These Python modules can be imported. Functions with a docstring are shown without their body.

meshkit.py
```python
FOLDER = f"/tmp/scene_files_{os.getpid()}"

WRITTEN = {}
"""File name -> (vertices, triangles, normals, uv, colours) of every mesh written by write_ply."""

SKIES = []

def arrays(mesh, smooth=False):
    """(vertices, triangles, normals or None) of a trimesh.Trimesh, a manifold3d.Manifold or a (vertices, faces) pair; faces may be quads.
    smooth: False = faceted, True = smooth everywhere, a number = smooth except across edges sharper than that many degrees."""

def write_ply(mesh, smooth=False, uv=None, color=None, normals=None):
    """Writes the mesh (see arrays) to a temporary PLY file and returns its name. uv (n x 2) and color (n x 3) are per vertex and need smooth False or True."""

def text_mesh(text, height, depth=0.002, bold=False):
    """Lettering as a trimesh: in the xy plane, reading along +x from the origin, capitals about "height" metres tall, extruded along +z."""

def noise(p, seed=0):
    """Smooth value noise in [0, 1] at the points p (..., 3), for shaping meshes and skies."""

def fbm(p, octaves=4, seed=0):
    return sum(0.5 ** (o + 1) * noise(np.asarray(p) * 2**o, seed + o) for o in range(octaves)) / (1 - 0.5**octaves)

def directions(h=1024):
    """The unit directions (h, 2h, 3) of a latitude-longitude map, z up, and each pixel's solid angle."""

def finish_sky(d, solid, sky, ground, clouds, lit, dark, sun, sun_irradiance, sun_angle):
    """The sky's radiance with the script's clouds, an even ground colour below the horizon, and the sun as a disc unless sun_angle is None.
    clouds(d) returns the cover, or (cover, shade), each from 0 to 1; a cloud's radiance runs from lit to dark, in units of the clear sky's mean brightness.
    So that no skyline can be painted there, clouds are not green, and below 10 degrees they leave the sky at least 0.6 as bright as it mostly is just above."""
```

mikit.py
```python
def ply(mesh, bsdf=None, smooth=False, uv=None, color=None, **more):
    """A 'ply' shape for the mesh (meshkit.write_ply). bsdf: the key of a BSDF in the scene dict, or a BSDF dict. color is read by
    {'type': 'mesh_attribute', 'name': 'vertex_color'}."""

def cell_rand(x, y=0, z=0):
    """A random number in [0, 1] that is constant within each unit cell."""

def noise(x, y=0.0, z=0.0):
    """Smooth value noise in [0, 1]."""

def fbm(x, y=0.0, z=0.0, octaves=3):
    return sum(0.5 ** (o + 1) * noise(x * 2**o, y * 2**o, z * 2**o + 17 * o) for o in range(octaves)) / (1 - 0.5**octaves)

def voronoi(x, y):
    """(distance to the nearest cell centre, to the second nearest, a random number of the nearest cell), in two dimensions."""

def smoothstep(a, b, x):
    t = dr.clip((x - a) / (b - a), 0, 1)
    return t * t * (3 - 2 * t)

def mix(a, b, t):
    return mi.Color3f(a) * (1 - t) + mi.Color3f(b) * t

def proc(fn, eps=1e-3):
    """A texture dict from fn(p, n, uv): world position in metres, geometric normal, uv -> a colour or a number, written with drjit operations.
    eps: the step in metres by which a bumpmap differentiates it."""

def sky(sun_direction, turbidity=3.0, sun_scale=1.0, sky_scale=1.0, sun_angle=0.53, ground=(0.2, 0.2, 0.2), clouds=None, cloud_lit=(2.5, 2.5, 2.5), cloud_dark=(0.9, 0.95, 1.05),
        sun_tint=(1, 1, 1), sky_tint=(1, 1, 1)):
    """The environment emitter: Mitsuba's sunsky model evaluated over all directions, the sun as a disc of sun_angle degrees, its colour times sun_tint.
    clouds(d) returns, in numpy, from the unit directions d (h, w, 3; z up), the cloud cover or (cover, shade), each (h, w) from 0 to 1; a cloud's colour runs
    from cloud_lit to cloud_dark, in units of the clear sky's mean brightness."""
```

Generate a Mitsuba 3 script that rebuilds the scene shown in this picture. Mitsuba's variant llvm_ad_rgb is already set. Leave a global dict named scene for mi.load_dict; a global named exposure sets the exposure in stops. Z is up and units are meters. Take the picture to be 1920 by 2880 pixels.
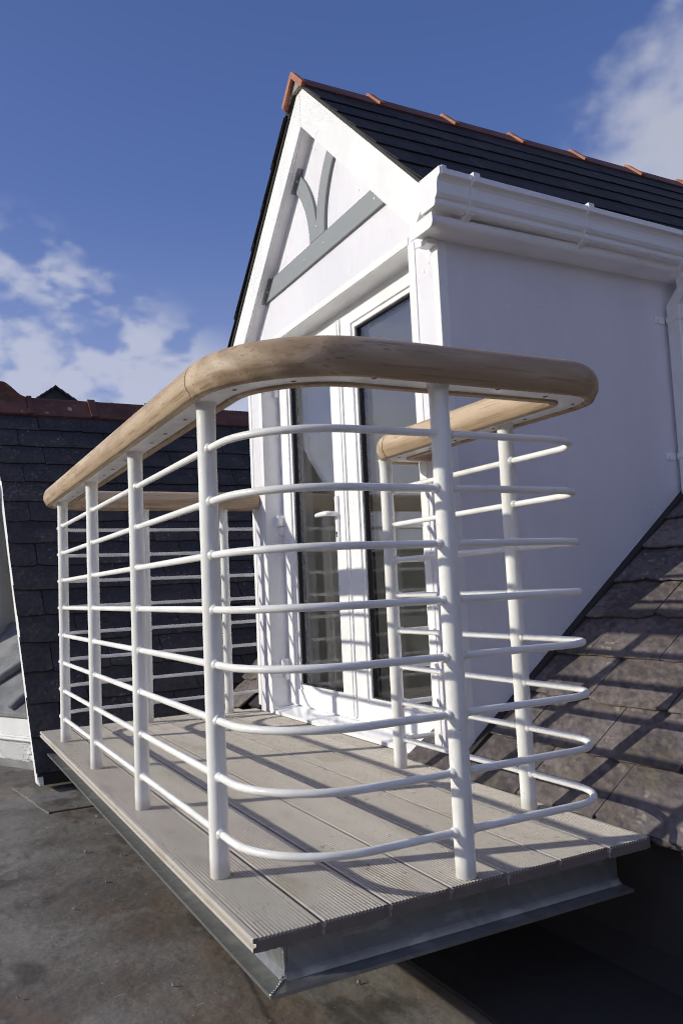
import math
import numpy as np
import trimesh
import drjit as dr
import mitsuba as mi
from shapely.geometry import Polygon, box as sbox
import mikit, meshkit
from mikit import proc, noise, fbm, voronoi, smoothstep, mix, cell_rand

T = mi.ScalarTransform4f
scene = {"type": "scene"}
labels = {}
rng = np.random.default_rng(7)

# ------------------------------------------------------------------ camera, light, exposure
CAM = np.array([1.740, -0.5868, 0.6075])
FWD = np.array([-0.88021, 0.46584, 0.09066])
UP = np.array([0.10152, -0.00179, 0.99483])
scene["camera"] = {
    "type": "perspective", "fov": 2 * math.degrees(math.atan(960 / 2295.3)), "fov_axis": "x",
    "near_clip": 0.05, "far_clip": 3000.0,
    "to_world": T().look_at(origin=CAM.tolist(), target=(CAM + FWD).tolist(), up=UP.tolist()),
}
SUN = (-0.36, -1.0, 0.405)
exposure = 1.45


def cloud_fn(d):
    az = np.degrees(np.arctan2(d[..., 1], d[..., 0])) % 360.0
    el = np.degrees(np.arcsin(np.clip(d[..., 2], -1, 1)))

    def sm(a, b, x):
        t = np.clip((x - a) / (b - a), 0, 1)
        return t * t * (3 - 2 * t)

    q = np.stack([az / 2.5, el / 1.35, np.zeros_like(az)], -1)
    warp = meshkit.fbm(q * 0.7, 3, 11) - 0.5
    q1 = q + warp[..., None] * np.array([0.9, 0.5, 0.0])
    n1 = meshkit.fbm(q1 + np.array([3.7, 9.2, 3.7]), 5, 3)
    # fair-weather band of small clouds towards the horizon, all round
    thr = 0.325 + 0.20 * sm(15.0, 26.0, el)
    band = sm(thr, thr + 0.21, n1) * (1 - sm(-4.5, 0.5, el - 17.5 - 8.0 * sm(156, 174, az))) * (0.55 + 0.45 * sm(150, 160, az)) * (1 - 0.5 * sm(192, 200, az) * (1 - sm(225, 240, az)))
    # a few larger wisps higher up
    q2 = np.stack([az / 9.0 + el / 14.0, el / 6.0 - az / 40.0, np.zeros_like(az)], -1)
    n2 = meshkit.fbm(q2 * 1.6 + 5.0, 6, 21)
    big = sm(-0.1, 0.9, 1 - ((az - 120.0) / 17.0) ** 2 - ((el - 26.5) / 11.0) ** 2)
    other = sm(0.45, 0.62, meshkit.noise(np.stack([az / 34.0, el / 16.0, np.zeros_like(az)], -1), 5)) * np.maximum(sm(190, 215, az), 1 - sm(85, 110, az))  # unseen clouds beside and behind the view, added as neutral fill light
    zone = np.maximum(big, 0.85 * other)
    n3 = meshkit.fbm(q2 * 5.0 + 2.0, 5, 31)
    wisp = sm(0.30, 0.95, 0.55 * n2 + 0.45 * n3 + 0.75 * (zone - 0.5)) * sm(0.0, 0.35, zone)
    veil = 0.26 * (1 - sm(7.0, 27.0, el))
    cover = 1 - (1 - veil) * (1 - np.clip(0.72 * band + 0.85 * wisp, 0, 0.9))
    shade = np.clip(0.25 + 0.5 * wisp, 0, 1)
    return cover, shade


scene["sky"] = mikit.sky(SUN, turbidity=3.4, sky_scale=1.0, sun_scale=1.0, sun_angle=0.6, ground=(0.16, 0.15, 0.14),
                         clouds=cloud_fn, cloud_lit=(2.3, 2.4, 2.8), cloud_dark=(1.8, 1.88, 2.2),
                         sun_tint=(1.0, 1.31, 1.92), sky_tint=(1.00, 1.05, 1.72))


# ------------------------------------------------------------------ materials
def pbr(key, color, rough=0.5, metal=0.0, spec=0.5, bump=None, scale=1.0, coat=0.0, eps=1e-3):
    base = {"type": "principled", "base_color": color if isinstance(color, dict) else {"type": "rgb", "value": list(color)},
            "roughness": rough, "metallic": metal, "specular": spec, "clearcoat": coat, "clearcoat_gloss": 0.9}
    if bump is not None:
        base = {"type": "bumpmap", "nested": base, "scale": scale, "tex": proc(bump, eps)}
    scene[key] = {"type": "twosided", "bsdf": base}


def c_panel(p, n, uv):
    g = fbm(p.x * 3.1, p.y * 3.1, p.z * 0.9, 3)
    s = fbm(p.x * 40, p.y * 40, p.z * 6, 2)
    st = smoothstep(0.55, 0.8, fbm(p.x * 19 + 3, p.y * 19, p.z * 1.1, 3))
    g = g - 0.05 * st
    return mix((0.69, 0.67, 0.72), (0.735, 0.715, 0.765), smoothstep(0.3, 0.7, 0.75 * g + 0.25 * s))


def b_panel(p, n, uv):
    return fbm(p.x * 7, p.y * 7, p.z * 5, 2)


def c_trim(p, n, uv):
    g = fbm(p.x * 9, p.y * 9, p.z * 4, 3)
    return mix((0.78, 0.77, 0.775), (0.85, 0.84, 0.845), smoothstep(0.3, 0.7, g))


def c_steel(p, n, uv):
    g = fbm(p.x * 14, p.y * 14, p.z * 5, 3)
    s = noise(p.x * 260, p.y * 260, p.z * 190)
    m = noise(p.x * 21, p.y * 21, p.z * 17)
    base = mix((0.74, 0.72, 0.69), (0.83, 0.815, 0.79), smoothstep(0.25, 0.75, g))
    base = mix(base, (0.46, 0.42, 0.36), 0.5 * smoothstep(0.030, 0.0, p.z - 0.02 * m) + 0.18 * smoothstep(0.55, 0.8, fbm(p.x * 31, p.y * 31, p.z * 8, 3)))
    return mix(base, (0.30, 0.27, 0.23), 0.55 * smoothstep(0.86, 0.93, s) * smoothstep(0.55, 0.8, m))


def b_steel(p, n, uv):
    return fbm(p.x * 60, p.y * 60, p.z * 40, 2)


def oak(ax):
    def c(p, n, uv):
        a, b = (p.x, p.y) if ax == 0 else (p.y, p.x)
        w = fbm(a * 2.2, b * 9.0, p.z * 9.0, 3)
        fine = fbm(a * 7.0, b * 170.0 + w * 22.0, p.z * 170.0, 3)
        ring = 0.5 + 0.5 * dr.sin((b * 95.0 + p.z * 60.0 + w * 17.0))
        blot = smoothstep(0.68, 0.80, fbm(a * 11.0 + 7, b * 30.0, p.z * 30.0, 3))
        knot = smoothstep(0.70, 0.78, fbm(a * 23.0, b * 90.0 + 3.0, p.z * 90.0, 2)) * smoothstep(0.5, 0.7, noise(a * 5.0 + 2, b * 9.0, p.z * 9.0))
        col = mix((0.335, 0.228, 0.142), (0.54, 0.405, 0.275), smoothstep(0.25, 0.8, 0.55 * w + 0.25 * ring + 0.2 * fine))
        col = mix(col, (0.23, 0.14, 0.075), 0.55 * smoothstep(0.54, 0.72, fine))
        col = mix(col, (0.55, 0.44, 0.32), 0.35 * blot)
        return mix(col, (0.13, 0.08, 0.05), 0.6 * knot)
    return c


def b_oak(p, n, uv):
    return fbm(p.x * 35, p.y * 120, p.z * 160, 2)


def c_deck(p, n, uv):
    b = cell_rand((p.y + 0.0635) / 0.1425, 4.0, 9.0)
    g = fbm(p.x * 2.2 + b * 40, p.y * 26, 3.0, 3)
    s = fbm(p.x * 90, p.y * 90, 1.0, 2)
    st = smoothstep(0.66, 0.8, fbm(p.x * 6 + 9 * b, p.y * 14, 6.0, 3))
    sp = smoothstep(0.90, 0.95, noise(p.x * 75, p.y * 75, 2.0))
    col = mix((0.41, 0.368, 0.325), (0.52, 0.472, 0.422), smoothstep(0.2, 0.85, 0.45 * g + 0.35 * b + 0.2 * s))
    col = mix(col, (0.33, 0.28, 0.225), 0.55 * st)
    col = mix(col, (0.16, 0.13, 0.10), 0.6 * sp)
    return dr.select(dr.abs(n.x) > 0.7, mix((0.13, 0.105, 0.09), (0.19, 0.155, 0.13), g), col)   # sawn ends show the darker core


def c_galv(p, n, uv):
    f, s, r = voronoi(p.x * 60 + p.z * 25, p.y * 60 + p.z * 40)
    g = fbm(p.x * 6, p.y * 6, p.z * 14, 3)
    col = mix((0.27, 0.275, 0.275), (0.40, 0.405, 0.40), 0.5 * r + 0.5 * g)
    return mix(col, (0.62, 0.62, 0.60), 0.5 * smoothstep(0.62, 0.78, fbm(p.x * 13, p.y * 13, p.z * 40, 3)))


def slate_col(lo, hi, moss, lich, k):
    def c(p, n, uv):
        q = p.x + p.y * 0.7 + k * 3.1
        g = fbm(q * 5, p.y * 6, p.z * 6, 4)
        f = fbm(q * 55, p.y * 55, p.z * 55, 3)
        col = mix(lo, hi, smoothstep(0.30, 0.70, 0.5 * g + 0.5 * f))
        m = smoothstep(0.54, 0.74, fbm(q * 8 + 5, p.y * 8, p.z * 8, 3)) * smoothstep(0.42, 0.62, f)
        col = mix(col, (0.105, 0.085, 0.05), moss * m)
        sp = smoothstep(0.66, 0.80, fbm(q * 46, p.y * 46, p.z * 46, 2)) * smoothstep(0.44, 0.62, g)
        return mix(col, (0.30, 0.28, 0.25), lich * sp)
    return c


def b_slate(p, n, uv):
    return fbm(p.x * 45 + p.z * 9, p.y * 45, p.z * 45, 3) + 0.6 * fbm(p.x * 12, p.y * 12, p.z * 12, 2)


def c_terra(p, n, uv):
    g = fbm(p.x * 8, p.y * 8, p.z * 8, 3)
    f = fbm(p.x * 70, p.y * 70, p.z * 70, 2)
    return mix((0.30, 0.105, 0.062), (0.46, 0.185, 0.11), smoothstep(0.25, 0.8, 0.6 * g + 0.4 * f))


def c_terra_dark(p, n, uv):
    g = fbm(p.x * 8, p.y * 8, p.z * 8, 3)
    f = fbm(p.x * 70, p.y * 70, p.z * 70, 2)
    return mix((0.105, 0.046, 0.036), (0.17, 0.072, 0.052), smoothstep(0.25, 0.8, 0.6 * g + 0.4 * f))


def c_terra_old(p, n, uv):
    g = fbm(p.x * 8, p.y * 8, p.z * 8, 3)
    l = smoothstep(0.72, 0.8, noise(p.x * 23 + 4, p.y * 23, p.z * 23)) * smoothstep(0.5, 0.7, g)
    col = mix((0.085, 0.032, 0.026), (0.145, 0.055, 0.042), smoothstep(0.25, 0.8, g))
    col = mix(col, (0.12, 0.10, 0.04), 0.5 * smoothstep(0.62, 0.75, fbm(p.x * 14 + 3, p.y * 14, p.z * 14, 3)))
    return mix(col, (0.42, 0.38, 0.32), 0.8 * l)


def c_felt(p, n, uv):
    g = fbm(p.x * 1.7, p.y * 1.9, 0.0, 4)
    h = fbm(p.x * 7 + 3, p.y * 5, 4.0, 4)
    f = fbm(p.x * 120, p.y * 120, 2.0, 2)
    col = mix((0.112, 0.096, 0.083), (0.205, 0.186, 0.168), smoothstep(0.32, 0.66, 0.5 * g + 0.35 * h + 0.15 * f))
    col = mix(col, (0.14, 0.096, 0.066), 0.6 * smoothstep(0.52, 0.72, fbm(p.x * 3.1 + 9, p.y * 4.2, 7.0, 4)))
    col = mix(col, (0.042, 0.036, 0.031), 0.65 * smoothstep(0.60, 0.74, fbm(p.x * 4.1 + 2, p.y * 9.0, 11.0, 4)))
    lap = dr.abs((p.x * 0.15 + p.y) / 0.98 - dr.floor((p.x * 0.15 + p.y) / 0.98) - 0.092)
    col = mix(col, (0.030, 0.027, 0.025), 0.7 * smoothstep(0.016, 0.004, lap + 0.010 * h))
    col = mix(col, (0.20, 0.19, 0.18), 0.5 * smoothstep(0.64, 0.78, fbm(p.x * 11, p.y * 14, 17.0, 3)))
    return mix(col, (0.35, 0.31, 0.26), 0.6 * smoothstep(0.955, 0.975, noise(p.x * 85, p.y * 85, 5.0)))


def b_felt(p, n, uv):
    w = fbm(p.x * 4, p.y * 5, 3.0, 3)
    return fbm(p.x * 22, p.y * 26, 1.0, 3) + 0.5 * w + 0.10 * noise(p.x * 200, p.y * 200, 1.0)


def c_mineral(p, n, uv):
    f = noise(p.x * 330, p.y * 330, p.z * 330)
    g = fbm(p.x * 7, p.y * 7, p.z * 7, 3)
    return mix((0.075, 0.069, 0.060), (0.175, 0.163, 0.145), smoothstep(0.2, 0.8, 0.5 * f + 0.5 * g))


def b_mineral(p, n, uv):
    return noise(p.x * 330, p.y * 330, p.z * 330)


def b_render(p, n, uv):
    return noise(p.x * 60, p.y * 60, p.z * 60) + 0.6 * noise(p.x * 140, p.y * 140, p.z * 140)


def c_lead(p, n, uv):
    g = fbm(p.x * 6, p.y * 6, p.z * 6, 4)
    return mix((0.15, 0.15, 0.155), (0.30, 0.30, 0.30), smoothstep(0.25, 0.75, g))


def b_lead(p, n, uv):
    return fbm(p.x * 14, p.y * 14, p.z * 14, 3)


def c_ground(p, n, uv):
    g = fbm(p.x * 0.05, p.y * 0.05, 0.0, 4)
    return mix((0.05, 0.055, 0.035), (0.12, 0.115, 0.09), smoothstep(0.3, 0.7, g))


pbr("panel", proc(c_panel), 0.42, bump=b_panel, scale=0.0025)
pbr("trim", proc(c_trim), 0.30)
pbr("pvc_gloss", (0.80, 0.79, 0.80), 0.18, coat=0.3)
pbr("steel_white", proc(c_steel), 0.24, bump=b_steel, scale=0.0004, coat=0.4)
pbr("oak_x", proc(oak(0)), 0.55, bump=b_oak, scale=0.0005)
pbr("oak_y", proc(oak(1)), 0.55, bump=b_oak, scale=0.0005)
pbr("deck_wood", proc(c_deck), 0.72)
pbr("galvanised", proc(c_galv), 0.40, metal=0.85)
pbr("grey_board", (0.235, 0.248, 0.262), 0.5, bump=b_panel, scale=0.003)
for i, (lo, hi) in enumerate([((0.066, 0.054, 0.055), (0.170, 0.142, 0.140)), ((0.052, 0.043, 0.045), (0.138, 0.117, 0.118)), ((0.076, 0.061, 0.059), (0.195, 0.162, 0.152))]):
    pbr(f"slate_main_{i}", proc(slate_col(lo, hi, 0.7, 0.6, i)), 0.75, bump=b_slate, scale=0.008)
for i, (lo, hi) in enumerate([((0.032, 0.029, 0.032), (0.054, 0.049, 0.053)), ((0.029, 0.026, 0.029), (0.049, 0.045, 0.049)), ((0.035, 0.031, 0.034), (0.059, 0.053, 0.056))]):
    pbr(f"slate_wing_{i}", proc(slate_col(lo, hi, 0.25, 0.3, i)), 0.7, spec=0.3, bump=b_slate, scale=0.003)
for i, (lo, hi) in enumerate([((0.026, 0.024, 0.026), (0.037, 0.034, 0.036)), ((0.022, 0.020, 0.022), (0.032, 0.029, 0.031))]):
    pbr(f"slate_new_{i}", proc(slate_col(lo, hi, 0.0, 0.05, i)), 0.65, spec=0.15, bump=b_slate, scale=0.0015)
pbr("slate_under", (0.03, 0.028, 0.03), 0.8)
pbr("terracotta", proc(c_terra), 0.7)
pbr("terracotta_dark", proc(c_terra_dark), 0.6, spec=0.3)
pbr("terracotta_old", proc(c_terra_old), 0.8)
pbr("felt", proc(c_felt), 0.7, bump=b_felt, scale=0.004)
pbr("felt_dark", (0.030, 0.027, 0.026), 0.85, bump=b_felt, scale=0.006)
pbr("mineral_felt", proc(c_mineral), 0.9, bump=b_mineral, scale=0.002)
pbr("roughcast", (0.80, 0.78, 0.78), 0.85, bump=b_render, scale=0.018)
pbr("lead", proc(c_lead), 0.55, bump=b_lead, scale=0.006)
pbr("pipe_grey", (0.55, 0.56, 0.54), 0.35)
pbr("seal_black", (0.02, 0.02, 0.022), 0.5)
pbr("screw_metal", (0.42, 0.42, 0.42), 0.35, metal=0.7)
pbr("screw_dark", (0.10, 0.085, 0.07), 0.5, metal=0.3)
pbr("mortar", (0.30, 0.28, 0.25), 0.9, bump=b_mineral, scale=0.003)
pbr("room_wall", (0.62, 0.61, 0.54), 0.9)
pbr("room_floor", (0.40, 0.38, 0.33), 0.9)
pbr("ground_mat", proc(c_ground), 0.9)
pbr("hill_mat", (0.045, 0.055, 0.04), 0.95)
scene["glass"] = {"type": "thindielectric", "int_ior": 1.52}


# ------------------------------------------------------------------ mesh helpers
def key_for(name):
    if name not in scene and name not in labels:
        return name
    k = 1
    while f"{name}_{k:03d}" in scene or f"{name}_{k:03d}" in labels:
        k += 1
    return f"{name}_{k:03d}"


def add(name, mesh, mat, smooth=False, label=None, kind=None, **more):
    key = key_for(name)
    scene[key] = mikit.ply(mesh, mat, smooth=smooth, **more)
    if label or kind:
        labels[key] = {}
        if label: labels[key]["label"] = label
        if kind: labels[key]["kind"] = kind
    return key


def thing(key, label, category, group=None):
    labels[key] = {"label": label, "category": category}
    if group: labels[key]["group"] = group
    return key


def hull(pts):
    return trimesh.Trimesh(np.asarray(pts, float), process=False).convex_hull


def cb(x0, x1, y0, y1, z0, z1, c=0.0015):
    c = min(c, 0.45 * min(x1 - x0, y1 - y0, z1 - z0))
    P = []
    for x, sx in ((x0, 1), (x1, -1)):
        for y, sy in ((y0, 1), (y1, -1)):
            for z, sz in ((z0, 1), (z1, -1)):
                P += [(x + sx * c, y + sy * c, z), (x + sx * c, y, z + sz * c), (x, y + sy * c, z + sz * c)]
    return hull(P)


def cat(*ms):
    return trimesh.util.concatenate([m for m in ms])


def exz(poly, y0, y1):
    out = []
    for g in getattr(poly, "geoms", [poly]):
        m = trimesh.creation.extrude_polygon(g, y1 - y0, engine="earcut")
        v = m.vertices
        out.append(trimesh.Trimesh(np.c_[v[:, 0], y0 + v[:, 2], v[:, 1]], m.faces[:, ::-1], process=False))
    return cat(*out)


def eyz(poly, x0, x1):
    m = trimesh.creation.extrude_polygon(poly, x1 - x0, engine="earcut")
    v = m.vertices
    return trimesh.Trimesh(np.c_[x0 + v[:, 2], v[:, 0], v[:, 1]], m.faces, process=False)


def sweep(path, ring, z=0.0):
    """ring: closed (s, h) profile, s to the right of the direction of travel; path: horizontal polyline (n, 2)."""
    path = np.asarray(path, float)
    t = np.gradient(path, axis=0)
    t /= np.linalg.norm(t, axis=1, keepdims=True)
    r = np.c_[t[:, 1], -t[:, 0]]
    n, k = len(path), len(ring)
    ring = np.asarray(ring)
    v = np.empty((n, k, 3))
    v[..., :2] = path[:, None] + r[:, None] * ring[None, :, :1]
    v[..., 2] = z + ring[None, :, 1]
    v = v.reshape(-1, 3)
    f = []
    for i in range(n - 1):
        for j in range(k):
            a, b = i * k + j, i * k + (j + 1) % k
            f += [(a, b, b + k), (a, b + k, a + k)]
    c0, c1 = len(v), len(v) + 1
    v = np.vstack([v, v[:k].mean(0), v[-k - 0:].mean(0) if False else v[(n - 1) * k:n * k].mean(0)])
    for j in range(k):
        f += [(c0, (j + 1) % k, j), (c1, (n - 1) * k + j, (n - 1) * k + (j + 1) % k)]
    m = trimesh.Trimesh(v, f, process=False)
    m.fix_normals()
    return m


def circle(r, n=14):
    a = np.linspace(0, 2 * np.pi, n, endpoint=False)
    return np.c_[r * np.cos(a), r * np.sin(a)]


def fillet(corners, radii, n=14):
    """straight and arc pieces of a rounded polyline, one after the other."""
    c = [np.array(p, float) for p in corners]
    pieces, last = [], c[0]
    for i in range(1, len(c) - 1):
        u, w = c[i - 1] - c[i], c[i + 1] - c[i]
        u /= np.linalg.norm(u); w /= np.linalg.norm(w)
        r = radii[i - 1]
        h = math.acos(np.clip(u @ w, -1, 1)) / 2
        d = r / math.tan(h)
        a, b = c[i] + u * d, c[i] + w * d
        o = c[i] + (u + w) / np.linalg.norm(u + w) * r / math.sin(h)
        a0 = math.atan2(*(a - o)[::-1]); a1 = math.atan2(*(b - o)[::-1])
        da = (a1 - a0 + np.pi) % (2 * np.pi) - np.pi
        th = a0 + da * np.linspace(0, 1, n)
        pieces.append(np.array([last, (last + a) / 2, a]))
        pieces.append(np.c_[o[0] + r * np.cos(th), o[1] + r * np.sin(th)])
        last = b
    pieces.append(np.array([last, (last + c[-1]) / 2, c[-1]]))
    return pieces


def tube3(pts, r, n=12):
    """a round bar through 3-D points."""
    pts = np.asarray(pts, float)
    rad = np.broadcast_to(r, len(pts))
    t = np.gradient(pts, axis=0)
    t /= np.linalg.norm(t, axis=1, keepdims=True)
    ref = np.array([0.3, 0.2, 1.0])
    a = np.linspace(0, 2 * np.pi, n, endpoint=False)
    v = []
    for p, d, q in zip(pts, t, rad):
        e = np.cross(d, ref); e /= np.linalg.norm(e); g = np.cross(d, e)
        v.append(p + q * (np.cos(a)[:, None] * e + np.sin(a)[:, None] * g))
    v = np.vstack(v + [pts[:1], pts[-1:]])
    f, m = [], len(pts)
    for i in range(m - 1):
        for j in range(n):
            b, c = i * n + j, i * n + (j + 1) % n
            f += [(b, c, c + n), (b, c + n, b + n)]
    for j in range(n):
        f += [(m * n, (j + 1) % n, j), (m * n + 1, (m - 1) * n + j, (m - 1) * n + (j + 1) % n)]
    out = trimesh.Trimesh(v, f, process=False)
    out.fix_normals()
    return out


def screw(x, y, z, axis, r=0.0045, h=0.002):
    m = trimesh.creation.cylinder(r, 2 * h, sections=10)
    if axis == 1: m.apply_transform(trimesh.transformations.rotation_matrix(np.pi / 2, [1, 0, 0]))
    if axis == 0: m.apply_transform(trimesh.transformations.rotation_matrix(np.pi / 2, [0, 1, 0]))
    m.apply_translation([x, y, z])
    return m


def slate_mesh(w, L, t, ragged, seed, lift=None):
    """one slate in (across, up slope, out) coordinates, lower edge at 0, its foot lifted on the course below."""
    r = np.random.default_rng(seed)
    n = 7
    xs = np.linspace(-w / 2, w / 2, n)
    xs[1:-1] += r.uniform(-0.3, 0.3, n - 2) * w / n
    yb = r.uniform(-ragged, ragged, n)
    if r.random() < 0.55: yb[0] += 2.8 * ragged
    if r.random() < 0.55: yb[-1] += 2.8 * ragged
    lift = 1.7 * t if lift is None else lift
    lf = lift + r.uniform(-0.15, 0.35) * t
    top = [(x, y, lf + t) for x, y in zip(xs, yb)] + [(x, L, t * 0.9) for x in xs]
    bev = [(x, y - 0.12 * t - r.uniform(0, ragged * 0.3), lf + 0.55 * t) for x, y in zip(xs, yb)]
    bot = [(x, y, lf) for x, y in zip(xs, yb)] + [(x, L, 0.0) for x in xs]
    v = np.array(top + bev + bot)
    f = []
    T0, B0, D0 = 0, 2 * n, 3 * n
    for i in range(n - 1):
        f += [(T0 + i, T0 + i + 1, T0 + n + i + 1), (T0 + i, T0 + n + i + 1, T0 + n + i)]
        f += [(B0 + i, B0 + i + 1, T0 + i + 1), (B0 + i, T0 + i + 1, T0 + i)]
        f += [(D0 + i, D0 + i + 1, B0 + i + 1), (D0 + i, B0 + i + 1, B0 + i)]
    f += [(D0, B0, T0), (D0, T0, T0 + n), (D0, T0 + n, D0 + n)]
    e = n - 1
    f += [(D0 + e, T0 + e, B0 + e), (D0 + e, T0 + n + e, T0 + e), (D0 + e, D0 + n + e, T0 + n + e)]
    return trimesh.Trimesh(v, f, process=False)


def frame(o, a, u):
    a = np.array(a, float); u = np.array(u, float)
    a /= np.linalg.norm(a); u /= np.linalg.norm(u)
    m = np.eye(4)
    m[:3, 0], m[:3, 1], m[:3, 2], m[:3, 3] = a, u, np.cross(a, u), o
    return m


def lay_slates(holder, origin, across, up, rows, gauge, width, span, mats, t, ragged, offset=None, seed=0, gap=0.004, tilt=0.006, clip=(False, False), variants=10, jog=0.004, top=1e9):
    """courses of single slates; span(row) gives the start and end across."""
    r = np.random.default_rng(seed)
    meshes = [slate_mesh(width - gap, gauge + 0.055, t, ragged, seed * 50 + k) for k in range(variants)]
    plys = [[mikit.ply(m, mat) for mat in mats] for m in meshes]
    a = np.array(across, float) / np.linalg.norm(across)
    u = np.array(up, float) / np.linalg.norm(up)
    nrm = np.cross(a, u)
    for row in range(rows):
        lo, hi = span(row)
        off = (0.5 * (row % 2) if offset is None else offset(row)) * width
        k0, k1 = math.floor((lo - off) / width), math.ceil((hi - off) / width)
        for k in range(k0, k1):
            s = off + (k + 0.5) * width
            if s < lo - 0.3 * width or s > hi + 0.3 * width: continue
            cut = None
            l_, h_ = s - width / 2, s + width / 2
            if clip[0] and l_ < lo: l_ = lo - r.uniform(0, 0.004)
            if clip[1] and h_ > hi: h_ = hi + r.uniform(0, 0.004)
            if h_ - l_ < width - 0.006:
                if h_ - l_ < 0.03: continue
                s = (l_ + h_) / 2
                cut = mikit.ply(slate_mesh(h_ - l_ - gap, gauge + 0.055, t, ragged, int(r.integers(1 << 30))), mats[0])
            o = np.array(origin) + a * (s + r.normal(0, jog * 0.3)) + u * (row * gauge + r.uniform(-jog, jog)) + nrm * r.uniform(0, t * 0.25)
            ang = r.normal(0, tilt)
            aa = a * math.cos(ang) + u * math.sin(ang)
            m = frame(o, aa, u - aa * (u @ aa))
            d = plys[r.integers(variants)][r.integers(len(mats))]
            if cut is not None: d = cut
            if row * gauge + gauge + 0.055 > top:
                d = mikit.ply(slate_mesh(h_ - l_ - gap, max(0.03, top - row * gauge), t, ragged, int(r.integers(1 << 30))), mats[0])
            scene[key_for(f"{holder}__slate")] = {**d, "to_world": T(m.tolist())}


# ------------------------------------------------------------------ setting: ground, hills, flat roof
gx = np.linspace(-1500, 1500, 41)
add("ground", trimesh.Trimesh([(-1500, -1500, -9), (1500, -1500, -9), (1500, 1500, -9), (-1500, 1500, -9)], [(0, 1, 2), (0, 2, 3)], process=False), "ground_mat", kind="structure")
hp, hf = [], []
NA = 360
for i in range(NA):
    a = 2 * math.pi * i / NA
    for rr, f in ((240, 0.0), (275, 0.75), (320, 1.0), (400, 0.0)):
        hgt = (15 + 9 * meshkit.fbm(np.array([math.cos(a) * 6, math.sin(a) * 6, rr * 0.01]), 4, 3) + 5 * meshkit.noise(np.array([math.cos(a) * 40, math.sin(a) * 40, rr * 0.2]), 8)) * f
        hp.append((rr * math.cos(a), rr * math.sin(a), -9.2 + hgt))
for i in range(NA):
    for j in range(3):
        p, q = i * 4 + j, ((i + 1) % NA) * 4 + j
        hf += [(p, q, q + 1), (p, q + 1, p + 1)]
add("hills", trimesh.Trimesh(hp, hf, process=False), "hill_mat", smooth=True, kind="structure")

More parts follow.
